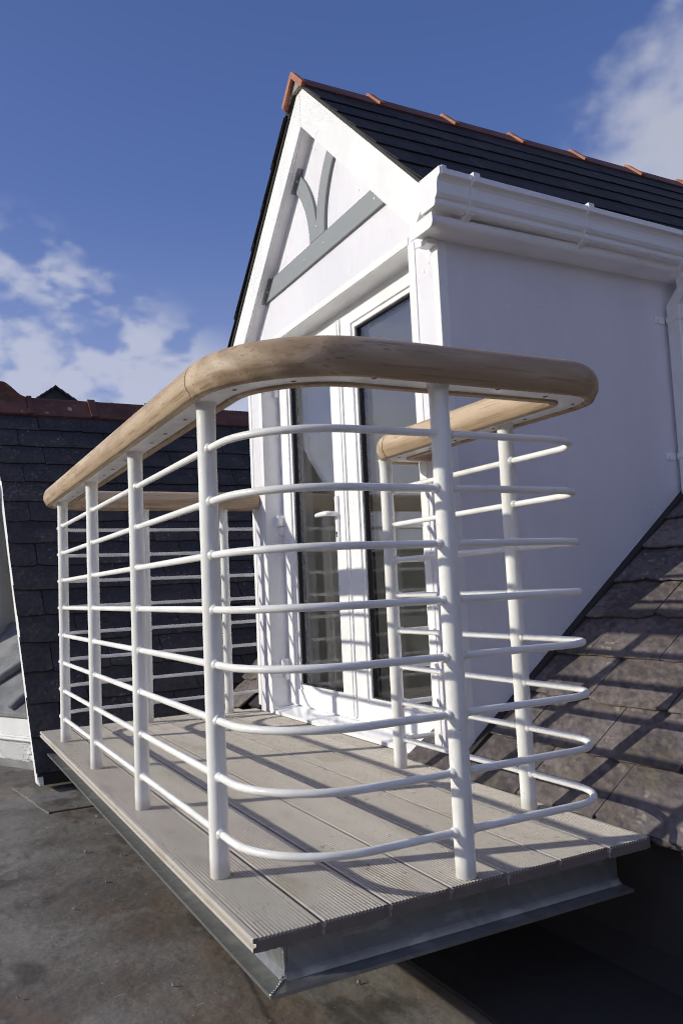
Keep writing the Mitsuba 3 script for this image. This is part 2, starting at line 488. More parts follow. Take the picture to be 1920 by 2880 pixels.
ZF = -0.30
nx, ny = 170, 110
X, Y = np.meshgrid(np.linspace(-3.7, 4.6, nx), np.linspace(-4.2, 1.15, ny), indexing="ij")
P3 = np.stack([X * 2.3, Y * 2.6, 0 * X], -1)
Z = ZF + 0.010 * (meshkit.fbm(P3, 4, 2) - 0.5) + 0.0035 * (meshkit.fbm(P3 * np.array([2.0, 6.0, 1]), 3, 9) - 0.5)
seam = np.where((X * 0.15 + Y) % 0.98 < 0.09, 0.004, 0.0)
v = np.stack([X, Y, Z + seam], -1).reshape(-1, 3)
idx = np.arange(nx * ny).reshape(nx, ny)
q = np.stack([idx[:-1, :-1], idx[1:, :-1], idx[1:, 1:], idx[:-1, 1:]], -1).reshape(-1, 4)
add("flat_roof", (v, q), "felt", smooth=True, kind="structure")
deb = []
for k in range(110):
    c_ = trimesh.creation.icosphere(0, 1.0)
    c_.apply_scale(rng.uniform(0.25, 1.0, 3) * rng.uniform(0.003, 0.009))
    c_.apply_transform(trimesh.transformations.random_rotation_matrix(rng.random(3)))
    c_.apply_translation([rng.uniform(-3.2, 0.5), rng.uniform(-1.2, 0.5), ZF + 0.006]); deb.append(c_)
add("flat_roof__debris", cat(*deb), "mortar", kind="stuff", label="scattered crumbs of mortar and moss")
shade_edge = [(-2.0 + 0.14 * k, 0.462 + 0.012 * meshkit.noise(np.array([k * 0.7, 0, 0]))) for k in range(50)]
m = trimesh.creation.extrude_polygon(Polygon([tuple(map(float, q_)) for q_ in shade_edge] + [(4.6, 0.93), (-2.0, 0.93)]), 0.011, engine="earcut"); m.apply_translation([0, 0, ZF])
add("flat_roof__shade_sheet", m, "felt_dark", label="dark sheet deepening the deck shadow on the flat roof")  # deck shadow on the felt, painted as a darker sheet
add("flat_roof__felt_sheet", cb(4.6, 12.0, -4.2, 1.0, -0.5, -0.298), "felt")
add("flat_roof__edge_wall", cb(-3.7, 12.0, -4.26, -4.2, -9.0, -0.28), "roughcast")

# ------------------------------------------------------------------ main slate roof
RP, RY = 0.78, 0.962                                   # z = RP * (y - RY)
UPM = np.array([0, 1, RP]) / math.hypot(1, RP)
NM = np.cross([1, 0, 0], UPM)
thing("main_roof", "weathered purple grey slate roof slope behind the right end of the balcony", "roof")


def roof_quad(x0, x1, y0, y1, drop0, drop1):
    out = []
    for x in (x0, x1):
        for y in (y0, y1):
            for dpt in (drop0, drop1):
                out.append(np.array([x, y, RP * (y - RY)]) - NM * dpt)
    return hull(out)


add("main_roof__underlay", roof_quad(-0.50, 12.0, 0.955, 5.0, 0.012, 0.09), "slate_under")
add("main_roof__underlay", roof_quad(-2.9, -2.25, 0.985, 5.0, 0.012, 0.09), "slate_under")
ORI = np.array([0.0, 0.945, RP * (0.945 - RY)]) - NM * 0.012
GA = 0.15 * math.hypot(1, RP)
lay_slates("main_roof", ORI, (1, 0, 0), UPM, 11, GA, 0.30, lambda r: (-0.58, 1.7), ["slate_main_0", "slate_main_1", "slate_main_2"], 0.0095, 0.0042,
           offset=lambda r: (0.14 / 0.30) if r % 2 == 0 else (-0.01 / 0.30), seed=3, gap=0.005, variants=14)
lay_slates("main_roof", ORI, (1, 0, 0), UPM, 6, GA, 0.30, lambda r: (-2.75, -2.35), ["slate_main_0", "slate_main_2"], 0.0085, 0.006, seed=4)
# thick mossy foot of the eaves, and the dark felt upstand below it
ms = []
for k in range(60):
    x = -0.44 + 0.055 * k + rng.uniform(-.02, .02)
    s = trimesh.creation.icosphere(2, 1.0)
    s.apply_scale([rng.uniform(0.03, 0.07), rng.uniform(0.008, 0.015), rng.uniform(0.007, 0.011)])
    s.vertices += 0.012 * (meshkit.fbm(s.vertices * 30 + k, 3, 4)[:, None] - 0.5)
    s.apply_translation([x, 0.952 + rng.uniform(-.006, .004), -0.014])
    ms.append(s)
add("main_roof__eaves_moss", cat(*ms), "slate_main_1", smooth=60, label="moss and mortar packed under the lowest slates", kind="stuff")
up = Polygon([(0.985, -0.016), (1.01, -0.016), (1.0, ZF - 0.05), (0.84, ZF - 0.05), (0.84, ZF + 0.004), (0.925, ZF + 0.05)])
add("main_roof__felt_upstand", eyz(up, -2.9, 12.0), "felt_dark")
# lead soaker along the foot of the dormer cheek
fl = []
for x in (-0.487, -0.453):
    for y in (0.99, 3.6):
        for o in (-0.003, 0.016):
            fl.append(np.array([x, y, RP * (y - RY)]) + NM * o)
add("main_roof__flashing", hull(fl), "felt_dark")

# ------------------------------------------------------------------ dormer
thing("dormer", "white gabled dormer with slate roof, terracotta ridge and glazed french doors", "dormer")
XL, XR, XC = -2.275, -0.485, -1.372
YW, YB = 1.01, 0.944
KS = 0.985                                             # slope of the gable
ZA = 2.852                                             # top of the barge boards at the apex


def rake(x, drop=0.0):
    return ZA - drop - abs(x - XC) * KS


# front cladding
gable = Polygon([(XL, 1.80), (XR, 1.80), (XR, rake(XR) - 0.03), (XC, ZA - 0.03), (XL, rake(XL) - 0.03)]).difference(sbox(-2.10, 1.0, -0.66, 1.835))
add("dormer__gable_panel", exz(gable, YW, YW + 0.05), "panel")
add("dormer__jamb_panel", cb(-0.66, XR - 0.001, YW, YW + 0.14, -0.02, 1.7985), "panel", label="narrow white front panel right of the doors")
add("dormer__jamb_panel", cb(XL + 0.001, -2.10, YW, YW + 0.14, -0.02, 1.7985), "panel", label="narrow white front panel left of the doors")
add("dormer__cheek_wall", eyz(Polygon([(YW + 0.001, -0.04), (YW + 0.001, 1.86), (4.4, 1.86), (4.4, 1.6)]), XR - 0.05, XR), "panel", label="plain white cheek wall in shade")
add("dormer__cheek_wall", eyz(Polygon([(YW + 0.001, -0.04), (YW + 0.001, 1.86), (4.4, 1.86), (4.4, 1.6)]), XL, XL + 0.05), "panel")
# corner and jamb trims
tr = 0.0035
add("dormer__corner_trim", cat(cb(XR - 0.032, XR + tr, YW - tr, YW, 0.0, 1.775, 0.001), cb(XR, XR + tr, YW, YW + 0.034, 0.02, 1.775, 0.001)), "trim")
add("dormer__corner_trim", cat(cb(XL - tr, XL + 0.032, YW - tr, YW, -0.02, 1.80, 0.001), cb(XL - tr, XL, YW, YW + 0.034, -0.02, 1.80, 0.001)), "trim")
add("dormer__jamb_trim", cat(cb(-0.664, -0.622, YW - tr, YW, 0.0, 1.83, 0.001), cb(-0.664, -0.6605, YW, YW + 0.10, 0.02, 1.83, 0.001)), "trim")
add("dormer__jamb_trim", cat(cb(-2.134, -2.096, YW - tr, YW, -0.01, 1.83, 0.001), cb(-2.0995, -2.096, YW, YW + 0.10, 0.02, 1.83, 0.001)), "trim")
add("dormer__head_trim", cat(cb(-2.10, -0.66, YW - tr, YW, 1.832, 1.862, 0.001), cb(-2.095, -0.665, YW + 0.001, YW + 0.12, 1.8285, 1.8345, 0.001)), "trim")
sc = [screw(-0.575, YW, z, 1) for z in (1.70, 1.35, 0.98, 0.62, 0.25)] + [screw(-0.54, YW, z, 1) for z in (1.72, 1.2, 0.7)]
sc += [screw(-2.115, YW + 0.07, z, 0) for z in (1.5,)]
sc += [screw(x, YW, z, 1) for x, z in ((-0.78, 1.94), (-1.10, 1.90), (-1.42, 1.885), (-1.76, 1.90), (-2.02, 1.91), (-1.36, 2.56), (-1.0, 2.2), (-1.72, 2.2))]
add("dormer__gable_panel__screw", cat(*sc), "trim", kind="stuff")
sw = [screw(XR, y, z, 0, 0.005) for y, z in ((1.09, 1.66), (1.10, 1.28), (1.10, 0.85), (1.10, 0.45), (1.45, 1.60), (1.47, 1.20), (1.48, 0.78), (1.88, 1.62), (1.90, 1.24), (1.93, 0.86), (1.30, 1.58), (1.62, 0.56))]
add("dormer__cheek_wall__screw", cat(*sw), "trim", kind="stuff")

# barge boards with their soffits
bw = 0.196
for sgn, lab in ((1, "right white barge board, running down to the gutter"), (-1, "left white barge board of the gable")):
    xe = XR + 0.03 if sgn > 0 else XL - 0.06
    P_ = [(XC + sgn * 0.0014, ZA), (xe, rake(xe)), (xe, rake(xe) - 0.06 if sgn > 0 else rake(xe, bw)), (xe - sgn * 0.07, rake(xe - sgn * 0.07, bw)), (XC + sgn * 0.0014, ZA - bw)]
    add("dormer__barge_board", exz(Polygon(P_), YB, YB + 0.018), "trim", label=lab)
    a0, a1 = XC + sgn * 0.004, xe - sgn * 0.072
    pts = [(x, y, rake(x, bw) + o) for x in (a0, a1) for y in (YB + 0.019, YW + 0.01) for o in (0.001, 0.012)]
    add("dormer__soffit", hull(pts), "trim")
sb = []
for sgn in (1, -1):
    for k in range(9):
        x = XC + sgn * (0.07 + 0.088 * k)
        for o in (0.035, 0.155):
            sb.append(screw(x + rng.uniform(-.012, .012), YB, rake(x, o) + rng.uniform(-.01, .01), 1, 0.003, 0.0012))
add("dormer__barge_board__screw", cat(*sb), "trim", kind="stuff")

# grey decorative boards in the gable
tri = Polygon([(XC, ZA - bw - 0.005), (XC + 3, ZA - bw - 0.005 - 3 * KS), (XC - 3, ZA - bw - 0.005 - 3 * KS)])
beam = sbox(-3, 2.052, 0, 2.145).intersection(tri)
add("dormer__tie_beam", exz(beam, YW - 0.014, YW), "grey_board", label="grey horizontal board across the gable")
for sgn, lab in ((-1, "left curved grey brace"), (1, "right curved grey brace")):
    R0, hw = 0.46, 0.039
    cx, cz = XC + 0.008 + sgn * (0.034 + R0), 2.147
    th = np.linspace(0, 1.25, 26)
    outer = [(cx - sgn * (R0 - hw) * math.cos(t), cz + (R0 - hw) * math.sin(t)) for t in th]
    inner = [(cx - sgn * (R0 + hw) * math.cos(t), cz + (R0 + hw) * math.sin(t)) for t in th[::-1]]
    half = sbox(XC + 0.008 - 3, 0, XC + 0.008 - 0.0004, 4) if sgn < 0 else sbox(XC + 0.0084, 0, XC + 3, 4)
    pl = Polygon(outer + inner).buffer(0).intersection(tri).intersection(half)
    pl = max(getattr(pl, "geoms", [pl]), key=lambda g: g.area)
    add("dormer__brace", exz(pl, YW - 0.014, YW), "grey_board", label=lab)
for zc, w in ((2.10, 0.10), (2.49, 0.085)):
    pts = []
    for z in (zc - w / 2, zc + w / 2):
        x = XC - (ZA - bw - z) / KS
        for y in (YW - 0.028, YW - 0.002):
            for o in (0.0, 0.004):
                pts.append((x + o * 0.7, y, z - o * 0.7))
    add("dormer__tie_beam__end_tab" if zc < 2.3 else "dormer__brace__end_tab", hull(pts), "grey_board")
sc = [screw(x, YW - 0.014, z, 1, 0.0042) for x, z in ((-1.50, 2.10), (-1.30, 2.10), (-0.86, 2.098), (-1.364, 2.20))]
sc += [screw(XC - (ZA - bw - 2.10) / KS + 0.004, YW - 0.015, 2.097, 0, 0.005, 0.004), screw(XC - (ZA - bw - 2.49) / KS + 0.004, YW - 0.015, 2.487, 0, 0.005, 0.004)]
add("dormer__tie_beam__screw", cat(*sc), "trim", kind="stuff")

# roof covering
for sgn in (1, -1):
    xe = XR + 0.045 if sgn > 0 else XL - 0.09
    pts = [(x, y, rake(x) + o) for x in (XC, xe) for y in (YB - 0.008, 4.4) for o in (0.0, 0.018)]
    add("dormer__roof_batten_bed", hull(pts), "slate_under")
UPR = np.array([-1, 0, KS]) / math.hypot(1, KS)
UPL = np.array([1, 0, KS]) / math.hypot(1, KS)
NR = np.array([KS, 0, 1]) / math.hypot(1, KS)
oR = np.array([XR + 0.055, YB - 0.022, rake(XR + 0.055) + 0.020])
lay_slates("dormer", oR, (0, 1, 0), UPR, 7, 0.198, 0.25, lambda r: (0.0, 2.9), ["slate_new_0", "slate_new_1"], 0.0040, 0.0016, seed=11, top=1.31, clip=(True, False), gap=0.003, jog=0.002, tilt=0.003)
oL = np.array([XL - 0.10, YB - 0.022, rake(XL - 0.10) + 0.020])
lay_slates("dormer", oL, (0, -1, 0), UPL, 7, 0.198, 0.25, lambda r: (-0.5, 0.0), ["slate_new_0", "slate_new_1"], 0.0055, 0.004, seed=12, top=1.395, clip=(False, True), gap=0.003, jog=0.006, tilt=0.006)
pts = [(x, y, rake(x) + o) for x in (XC, XL - 0.10) for y in (YB + 0.47, 4.4) for o in (0.018, 0.03)]
add("dormer__slate_backing", hull(pts), "slate_new_0")


def ridge_tile(xc, y0, y1, z, leg, slope, collar, thick=0.014, ax=1):
    """an angular ridge tile with a raised collar over its front end; runs along y."""
    c, s = 1 / math.hypot(1, slope), slope / math.hypot(1, slope)

    def section(grow):
        o = []
        L = leg + grow * 0.3
        for sg in (-1, 1):
            pass
        topz = z + grow / c
        l = (xc - L * c, topz - L * s); r = (xc + L * c, topz - L * s)
        inn = thick + grow
        bz = z - thick / c
        return Polygon([l, (xc - 0.012, topz - 0.012 * slope), (xc, topz - 0.004), (xc + 0.012, topz - 0.012 * slope), r,
                        (r[0] - inn * s, r[1] - inn * c), (xc, bz), (l[0] + inn * s, l[1] - inn * c)])
    body = exz(section(0.0), y0 + collar * 0.5, y1)
    return (body, exz(section(0.011), y0, y0 + collar)) if collar else (body, None)


def add_tile(key, tile, mat, mat2):
    k = add(key, tile[0], mat)
    if tile[1] is not None: add(k + '__collar', tile[1], mat2)


yr, Lr = 0.905, 0.4175
for k in range(8):
    y0 = 0.905 if k == 0 else 1.297 + Lr * (k - 1)
    y1 = 1.297 + Lr * k + 0.012
    zt = 2.893 if k == 0 else 2.893
    m = ridge_tile(XC, y0, y1, zt, 0.155, KS, 0.030 if k else 0.0)
    if k == 0: m = ridge_tile(XC, y0, y1, zt, 0.155, KS, 0.022)
    add_tile("dormer__ridge_tile", m, "terracotta_dark", "terracotta")
add("dormer__ridge_mortar", exz(Polygon([(XC - 0.11, rake(XC - 0.11) + 0.022), (XC, ZA + 0.02), (XC + 0.11, rake(XC + 0.11) + 0.022), (XC + 0.06, rake(XC + 0.06) + 0.03), (XC, 2.868), (XC - 0.06, rake(XC - 0.06) + 0.03)]), 0.925, 0.96), "mortar")

# boxed eaves and gutter
bx = [(XR - 0.02, 1.822), (XR + 0.086, 1.822), (XR + 0.092, 1.815), (XR + 0.092, 1.800), (XR + 0.089, 1.790), (XR + 0.082, 1.784), (XR + 0.072, 1.781), (XR - 0.02, 1.781)]
add("dormer__fascia_box", exz(Polygon([(x, z) for x, z in bx]), YB - 0.012, 4.3), "trim", smooth=40, label="rounded white eaves box under the gutter")
add("dormer__fascia_box__end_cap", exz(Polygon([(XR - 0.04, 1.826), (XR + 0.094, 1.826), (XR + 0.096, 1.797), (XR + 0.092, 1.785), (XR + 0.083, 1.778), (XR + 0.07, 1.776), (XR - 0.04, 1.776)]), YB - 0.016, YB - 0.0125), "trim")
add("dormer__fascia_board", cb(XR + 0.015, XR + 0.040, YB + 0.019, 4.3, 1.8225, 1.95), "trim")
add("dormer__fascia_box__end_block", cb(XR - 0.05, XR + 0.008, YB + 0.02, YW - 0.004, 1.760, 1.7805, 0.003), "trim")
GX, GZ = XR + 0.045, 1.948
ogee = [(x_, z_ * 1.12) for x_, z_ in [(0, 0.0), (0.112, 0.0), (0.114, -0.018), (0.101, -0.025), (0.095, -0.034), (0.093, -0.046), (0.092, -0.066), (0.086, -0.076), (0.079, -0.081), (0.078, -0.094), (0.073, -0.100), (0.0, -0.100)]]


def gutter_ring(grow):
    p = Polygon(ogee).buffer(grow, join_style=2) if grow else Polygon(ogee)
    return p


def gutter_run(y0, y1, grow=0.0, hollow=True, z=0.0):
    p = gutter_ring(grow)
    if hollow:
        p = p.difference(sbox(0.004, -0.107, 0.106, 0.2).intersection(Polygon(ogee).buffer(-0.003).union(sbox(0.004, -0.01, 0.108, 0.1))))
    m = exz(p, y0, y1)
    m.apply_translation([GX, 0, GZ])
    m.vertices[:, 2] -= 0.020 * (m.vertices[:, 1] - 0.94) - z
    return m


add("dormer__gutter", gutter_run(0.935, 4.3), "pvc_gloss", label="white ogee gutter along the dormer eaves")
endc = Polygon(ogee).buffer(0.003, join_style=2)
m = exz(endc, 0.921, 0.9345); m.apply_translation([GX, 0, GZ]); m2 = exz(Polygon(ogee).buffer(0.006, join_style=2), 0.929, 0.947); m2.apply_translation([GX, 0, GZ])
add("dormer__gutter__end_cap", cat(m, m2), "pvc_gloss")
for yb_, wd in ((1.055, 0.026), (1.566, 0.026), (2.09, 0.05)):
    strap = Polygon(ogee).buffer(0.008, join_style=2).difference(Polygon(ogee).buffer(0.0012)).difference(sbox(-0.1, -0.006, 0.09, 0.1))
    m = exz(max(getattr(strap, "geoms", [strap]), key=lambda g: g.area), yb_, yb_ + wd)
    m.apply_translation([GX, 0, GZ]); m.vertices[:, 2] -= 0.020 * (m.vertices[:, 1] - 0.94)
    z0 = GZ - 0.020 * (yb_ - 0.94)
    foot = hull([(GX + 0.002 + a, y, z0 + b) for y in (yb_ + 0.003, yb_ + wd - 0.003) for a, b in ((-0.01, -0.112), (0.070, -0.112), (0.072, -0.121), (0.012, -0.150), (0.0, -0.150))])
    add("dormer__gutter__bracket", cat(m, foot), "pvc_gloss")

# downpipe
dz = GZ - 0.09
pipe = cat(cb(XR + 0.012, XR + 0.077, 2.105, 2.17, 0.80, 1.672, 0.006))
pipe2 = hull([(x, y, z) for x, y, z in [(XR + 0.012 + a, 2.105 + b, 1.668) for a in (0, 0.065) for b in (0, 0.065)] + [(XR + 0.05 + a, 2.13 + b, 1.735) for a in (0, 0.065) for b in (0, 0.065)]])
pipe3 = cb(XR + 0.05, XR + 0.115, 2.13, 2.195, 1.73, 1.845, 0.004)
add("dormer__downpipe", cat(pipe, pipe2, pipe3), "pvc_gloss", label="square white downpipe at the right edge")
for z in (1.615, 1.06):
    add("dormer__downpipe__clip", cat(cb(XR + 0.01, XR + 0.08, 2.102, 2.173, z - 0.014, z + 0.014, 0.003), cb(XR - 0.001, XR + 0.006, 2.05, 2.105, z - 0.014, z + 0.014, 0.002), screw(XR + 0.007, 2.065, z, 0, 0.006)), "pvc_gloss")

# french doors
DY = 1.10
frm = sbox(-2.15, 0.0, -0.60, 1.86).difference(sbox(-2.085, 0.032, -0.685, 1.80))
add("dormer__door_frame", exz(frm, DY + 0.008, DY + 0.07), "trim")
xm = -1.386
for side in (-1, 1):
    x0, x1 = (-2.083, xm - 0.002) if side < 0 else (xm + 0.002, -0.687)
    g0, g1 = (-1.957, -1.512) if side < 0 else (-1.260, -0.813)
    leaf = sbox(x0, 0.034, x1, 1.798).difference(sbox(g0, 0.138, g1, 1.722))
    key = add("dormer__door", cat(exz(leaf, DY + 0.004, DY + 0.055), exz(sbox(x0 + 0.006, 0.04, x1 - 0.006, 1.792).difference(sbox(g0 - 0.022, 0.116, g1 + 0.022, 1.744)), DY - 0.004, DY + 0.0045)), "trim",
              label="left leaf of the white french doors" if side < 0 else "right leaf of the white french doors")
    bead = sbox(g0 - 0.001, 0.137, g1 + 0.001, 1.723).difference(sbox(g0 + 0.006, 0.144, g1 - 0.006, 1.716))
    add(key + "__glazing_seal", exz(bead, DY + 0.012, DY + 0.05), "seal_black")
    for yy in (DY + 0.022, DY + 0.042):
        add(key + "__pane", trimesh.Trimesh([(g0, yy, 0.138), (g1, yy, 0.138), (g1, yy, 1.722), (g0, yy, 1.722)], [(0, 1, 2), (0, 2, 3)], process=False), "glass")
    if side < 0:
        add(key + "__meeting_strip", cat(cb(xm - 0.022, xm + 0.014, DY - 0.012, DY - 0.0042, 0.05, 1.79, 0.002), cb(xm - 0.010, xm - 0.002, DY - 0.0165, DY - 0.0122, 0.05, 1.79, 0.001)), "trim")
        hx = -1.472
        plate = cb(hx - 0.015, hx + 0.015, DY - 0.015, DY - 0.0042, 0.785, 1.012, 0.005)
        lever = tube3([(hx, DY - 0.012, 0.93), (hx, DY - 0.04, 0.931), (hx - 0.006, DY - 0.052, 0.932), (hx - 0.02, DY - 0.056, 0.933), (hx - 0.07, DY - 0.057, 0.934), (hx - 0.125, DY - 0.052, 0.934)], [0.011, 0.011, 0.012, 0.012, 0.011, 0.009], 12)
        add(key + "__handle", cat(plate, lever), "pvc_gloss", smooth=40, label="white lever handle on a long backplate")
        add(key + "__keyhole", cat(trimesh.creation.cylinder(0.006, 0.003, sections=12).apply_transform(trimesh.transformations.rotation_matrix(np.pi / 2, [1, 0, 0])).apply_translation([hx, DY - 0.0158, 0.845]), cb(hx - 0.003, hx + 0.003, DY - 0.0172, DY - 0.0148, 0.826, 0.845, 0.0008)), "seal_black")
        for z in (1.655, 0.937, 0.213):
            add(key + "__hinge", cat(cb(-2.098, -2.062, DY - 0.045, DY - 0.005, z - 0.012, z + 0.045, 0.008), cb(-2.096, -2.074, DY - 0.030, DY + 0.006, z - 0.060, z - 0.014, 0.006), cb(-2.085, -2.055, DY - 0.010, DY - 0.003, z - 0.01, z + 0.043, 0.002)), "pvc_gloss")
sill = Polygon([(0.985, 0.003), (0.985, 0.018), (1.09, 0.032), (1.13, 0.032), (1.13, 0.003)])
add("dormer__threshold", eyz(sill, -2.035, -0.665), "pvc_gloss", label="white plastic door sill")
add("dormer__threshold", cb(-2.085, -2.036, 1.0, 1.12, 0.003, 0.022), "pvc_gloss")
# the room behind the doors
rx0, rx1, ry1, rz = -2.20, -0.56, 3.9, 1.87
shell = [cb(rx0 - 0.02, rx0, 1.18, ry1, -0.02, rz), cb(rx1, rx1 + 0.02, 1.18, ry1, -0.02, rz), cb(rx0 - 0.02, rx1 + 0.02, ry1, ry1 + 0.02, -0.02, rz), cb(rx0 - 0.02, rx1 + 0.02, 1.18, ry1, rz, rz + 0.02),
         cb(rx0 - 0.02, -2.10, 1.172, 1.19, 0, rz), cb(-0.66, rx1 + 0.02, 1.172, 1.19, 0, rz), cb(-2.10, -0.66, 1.172, 1.19, 1.845, rz)]
add("dormer__room", cat(*shell), "room_wall")
add("dormer__room_floor", cb(rx0 - 0.02, rx1 + 0.02, 1.165, ry1 + 0.02, -0.06, -0.0205), "room_floor")

# ------------------------------------------------------------------ balcony deck
thing("balcony_deck", "balcony deck of ribbed grey brown boards on a galvanised steel frame", "deck")
DX0, DX1 = -2.351, 0.334


def board(y0, y1, first):
    """cross-section of a ribbed board: plain margins, square grooves between, a slot along the outer edge of the first."""
    g0, g1 = y0 + (0.011 if first else 0.0065), y1 - 0.0065
    n = int(round((g1 - g0) / 0.0079))
    p, d = (g1 - g0) / n, 0.0050
    prof = [(y0 + 0.001, -0.0245), (y0, -0.0235)] if first else [(y0 + 0.0004, -0.0245)]
    if first: prof += [(y0, -0.0165), (y0 + 0.006, -0.0145), (y0 + 0.006, -0.0095), (y0, -0.0075)]
    prof += [*([] if first else [(y0 + 0.0004, -0.0120), (y0 + 0.0035, -0.0110), (y0 + 0.0035, -0.0032)]), (y0, -0.0018), (y0 + 0.0012, 0.0), (g0, 0.0)]
    for k in range(n):
        a = g0 + k * p
        prof += [(a + p * 0.03, -d), (a + p * 0.50, -d), (a + p * 0.55, -0.0004), (a + p * 0.62, 0.0), (a + p, 0.0)]
    prof += [(y1 - 0.0012, 0.0), (y1, -0.0016), (y1, -0.0245)]
    for k in range(n - 1, 0, -2):
        a = g0 + k * p
        prof += [(a + p * 0.9, -0.0245), (a + p * 0.3, -0.0257), (a - p * 0.3, -0.0257)]
    pl = Polygon(prof).buffer(0)
    return max(getattr(pl, "geoms", [pl]), key=lambda g: g.area)


edges = [-0.058] + [0.0785 + 0.1425 * k for k in range(6)] + [0.920]
add('balcony_deck__board', eyz(board(0.9245, 0.990, False), -2.285, -0.478), 'deck_wood')
for k in range(7):
    y0, y1 = edges[k] + (0.0033 if k else 0), edges[k + 1] - (0.0033 if k < 6 else 0)
    m = eyz(board(y0, y1, k == 0), DX0 + rng.uniform(-.002, .002), DX1 + rng.uniform(-.0025, .0025))
    add("balcony_deck__board", m, "deck_wood")
# steel frame: an angle round three sides, its foot turned outwards
WT, WB = -0.0275, -0.104
fx0, fx1, fy0, fy1 = -2.30, 0.288, 0.020, 0.86
foot = 0.047
add("balcony_deck__edge_beam", cat(cb(fx0, fx1, fy0, fy0 + 0.006, WB, WT, 0.001),
    hull([(fx0 - foot, fy0 - foot, z) for z in (WB - .007, WB)] + [(fx1 + foot - 0.001, fy0 - foot, z) for z in (WB - .007, WB)] + [(fx1 - 0.001, fy0 + 0.004, z) for z in (WB - .007, WB)] + [(fx0, fy0 + 0.004, z) for z in (WB - .007, WB)]),
    hull([(fx, fy0 + a, WB + b) for fx in (fx0, fx1) for a, b in ((0.0, 0.0), (0, 0.010), (-0.003, 0.003), (-0.010, 0.0))])), "galvanised", label="long galvanised steel angle under the front edge")
add("balcony_deck__edge_beam", cat(cb(fx1 - 0.006, fx1, fy0 + 0.0065, fy1, WB, WT, 0.001),
    hull([(fx1 + foot, fy0 - foot + 0.001, z) for z in (WB - .0072, WB - .0002)] + [(fx1 + foot, fy1, z) for z in (WB - .0072, WB - .0002)] + [(fx1 - 0.004, fy1, z) for z in (WB - .0072, WB - .0002)] + [(fx1 - 0.002, fy0 + 0.004, z) for z in (WB - .0072, WB - .0002)]),
    hull([(fx1 + a, y, WB + b) for y in (fy0, fy1) for a, b in ((0.0, 0.0), (0, 0.012), (0.003, 0.004), (0.012, 0.0))])), "galvanised", label="shaded galvanised steel angle under the right end")
add("balcony_deck__edge_beam", cb(fx0, fx0 + 0.006, fy0 + 0.0065, fy1, WB, WT, 0.001), "galvanised")
wl = []
for k in range(9):
    s = trimesh.creation.icosphere(1, rng.uniform(0.0022, 0.0042)); t_ = k / 8
    s.apply_translation([fx1 + foot * t_ * 0.97, fy0 - foot * t_ * 0.97, WB + 0.001]); wl.append(s)
for k in range(8):
    s = trimesh.creation.icosphere(1, rng.uniform(0.002, 0.0035)); s.apply_translation([fx1 + 0.0005, fy0 - 0.0005, WB + 0.008 * k + 0.006]); wl.append(s)
add("balcony_deck__weld", cat(*wl), "galvanised", smooth=60)
for x in (-1.6, -0.75):
    add("balcony_deck__joist", cb(x, x + 0.05, fy0 + 0.007, fy1, WB, WT - 0.001, 0.001), "galvanised")
# short bearers that carry the frame on the flat roof
for x in (-2.15, -1.0):
    add("balcony_deck__bearer", cb(x, x + 0.075, 0.60, 0.80, ZF - 0.01, WB - 0.0075, 0.003), "galvanised")

# ------------------------------------------------------------------ railing
thing("balcony_railing", "white tubular balcony railing with eight rods and an oak handrail", "railing")
ZP = 1.036
yb_, xb_, xq_ = 0.862, 0.303, -2.235
route = [(xq_, 1.006), (xq_, 0.0), (xb_, 0.0), (xb_, yb_), (-0.637, yb_), (-0.637, 1.006)]
pcs = fillet(route, [0.16, 0.245, 0.092, 0.075])
hw, hh = 0.066, 0.079
prof = [(0.0, 0.002), (0.0315, 0.002), (0.0325, -0.0085), (0.042, -0.0115), (0.053, -0.0075)]
half = []
for a in np.linspace(-0.18 * math.pi, 0.5 * math.pi, 15):
    ca, sa = math.cos(a), math.sin(a)
    half.append((hw * abs(ca) ** 0.74, 0.026 + ((hh - 0.026) * sa ** 0.88 if sa >= 0 else -0.036 * min(1.0, (-sa) ** 0.8))))
prof = prof + half + [(-x, h) for x, h in (prof + half)[-2:0:-1]]
prof = np.array(prof)
for ids, wood in (((0, 1), "oak_y"), ((2,), "oak_x"), ((3, 4, 5), "oak_y"), ((6,), "oak_x"), ((7, 8), "oak_y")):
    run = []
    for k in ids:
        pc = pcs[k]
        if k % 2 == 0: pc = pc[0] + (pc[2] - pc[0]) * np.linspace(0, 1, 9)[:, None]
        run.append(pc if not run else pc[1:])
    run = np.vstack(run)
    for e, b in ((0, 1), (-1, -2)):
        d0 = run[b] - run[e]
        run[e] += d0 / np.linalg.norm(d0) * 0.0002
    add("balcony_railing__handrail", sweep(run, prof, ZP), wood, smooth=50)
full = np.vstack([p if i == 0 else p[1:] for i, p in enumerate([q if i % 2 else q[[0, 2]] for i, q in enumerate(pcs)])])
add("balcony_railing__mounting_plate", sweep(full, [(-0.031, -0.0035), (0.031, -0.0035), (0.031, 0.0015), (-0.031, 0.0015)], ZP), "steel_white", smooth=30, label="flat white steel strip under the oak handrail")
seg = np.r_[0, np.cumsum(np.linalg.norm(np.diff(full, axis=0), axis=1))]
ps = []
for k, d in enumerate(np.arange(0.10, seg[-1], 0.16)):
    x = np.interp(d, seg, full[:, 0]); y = np.interp(d, seg, full[:, 1])
    ps.append(screw(x + 0.012 * (-1) ** k, y + 0.008, ZP - 0.0035, 2, 0.0055, 0.0009))
add("balcony_railing__mounting_plate__screw", cat(*ps), "screw_dark", kind="stuff")
posts = [(xq_, 0.83), (xq_, 0.424), (-1.985, 0.0), (-1.325, 0.0), (-0.664, 0.0), (0.0, 0.0), (xb_, 0.425), (-0.012, yb_), (-0.637, yb_ - 0.012)]
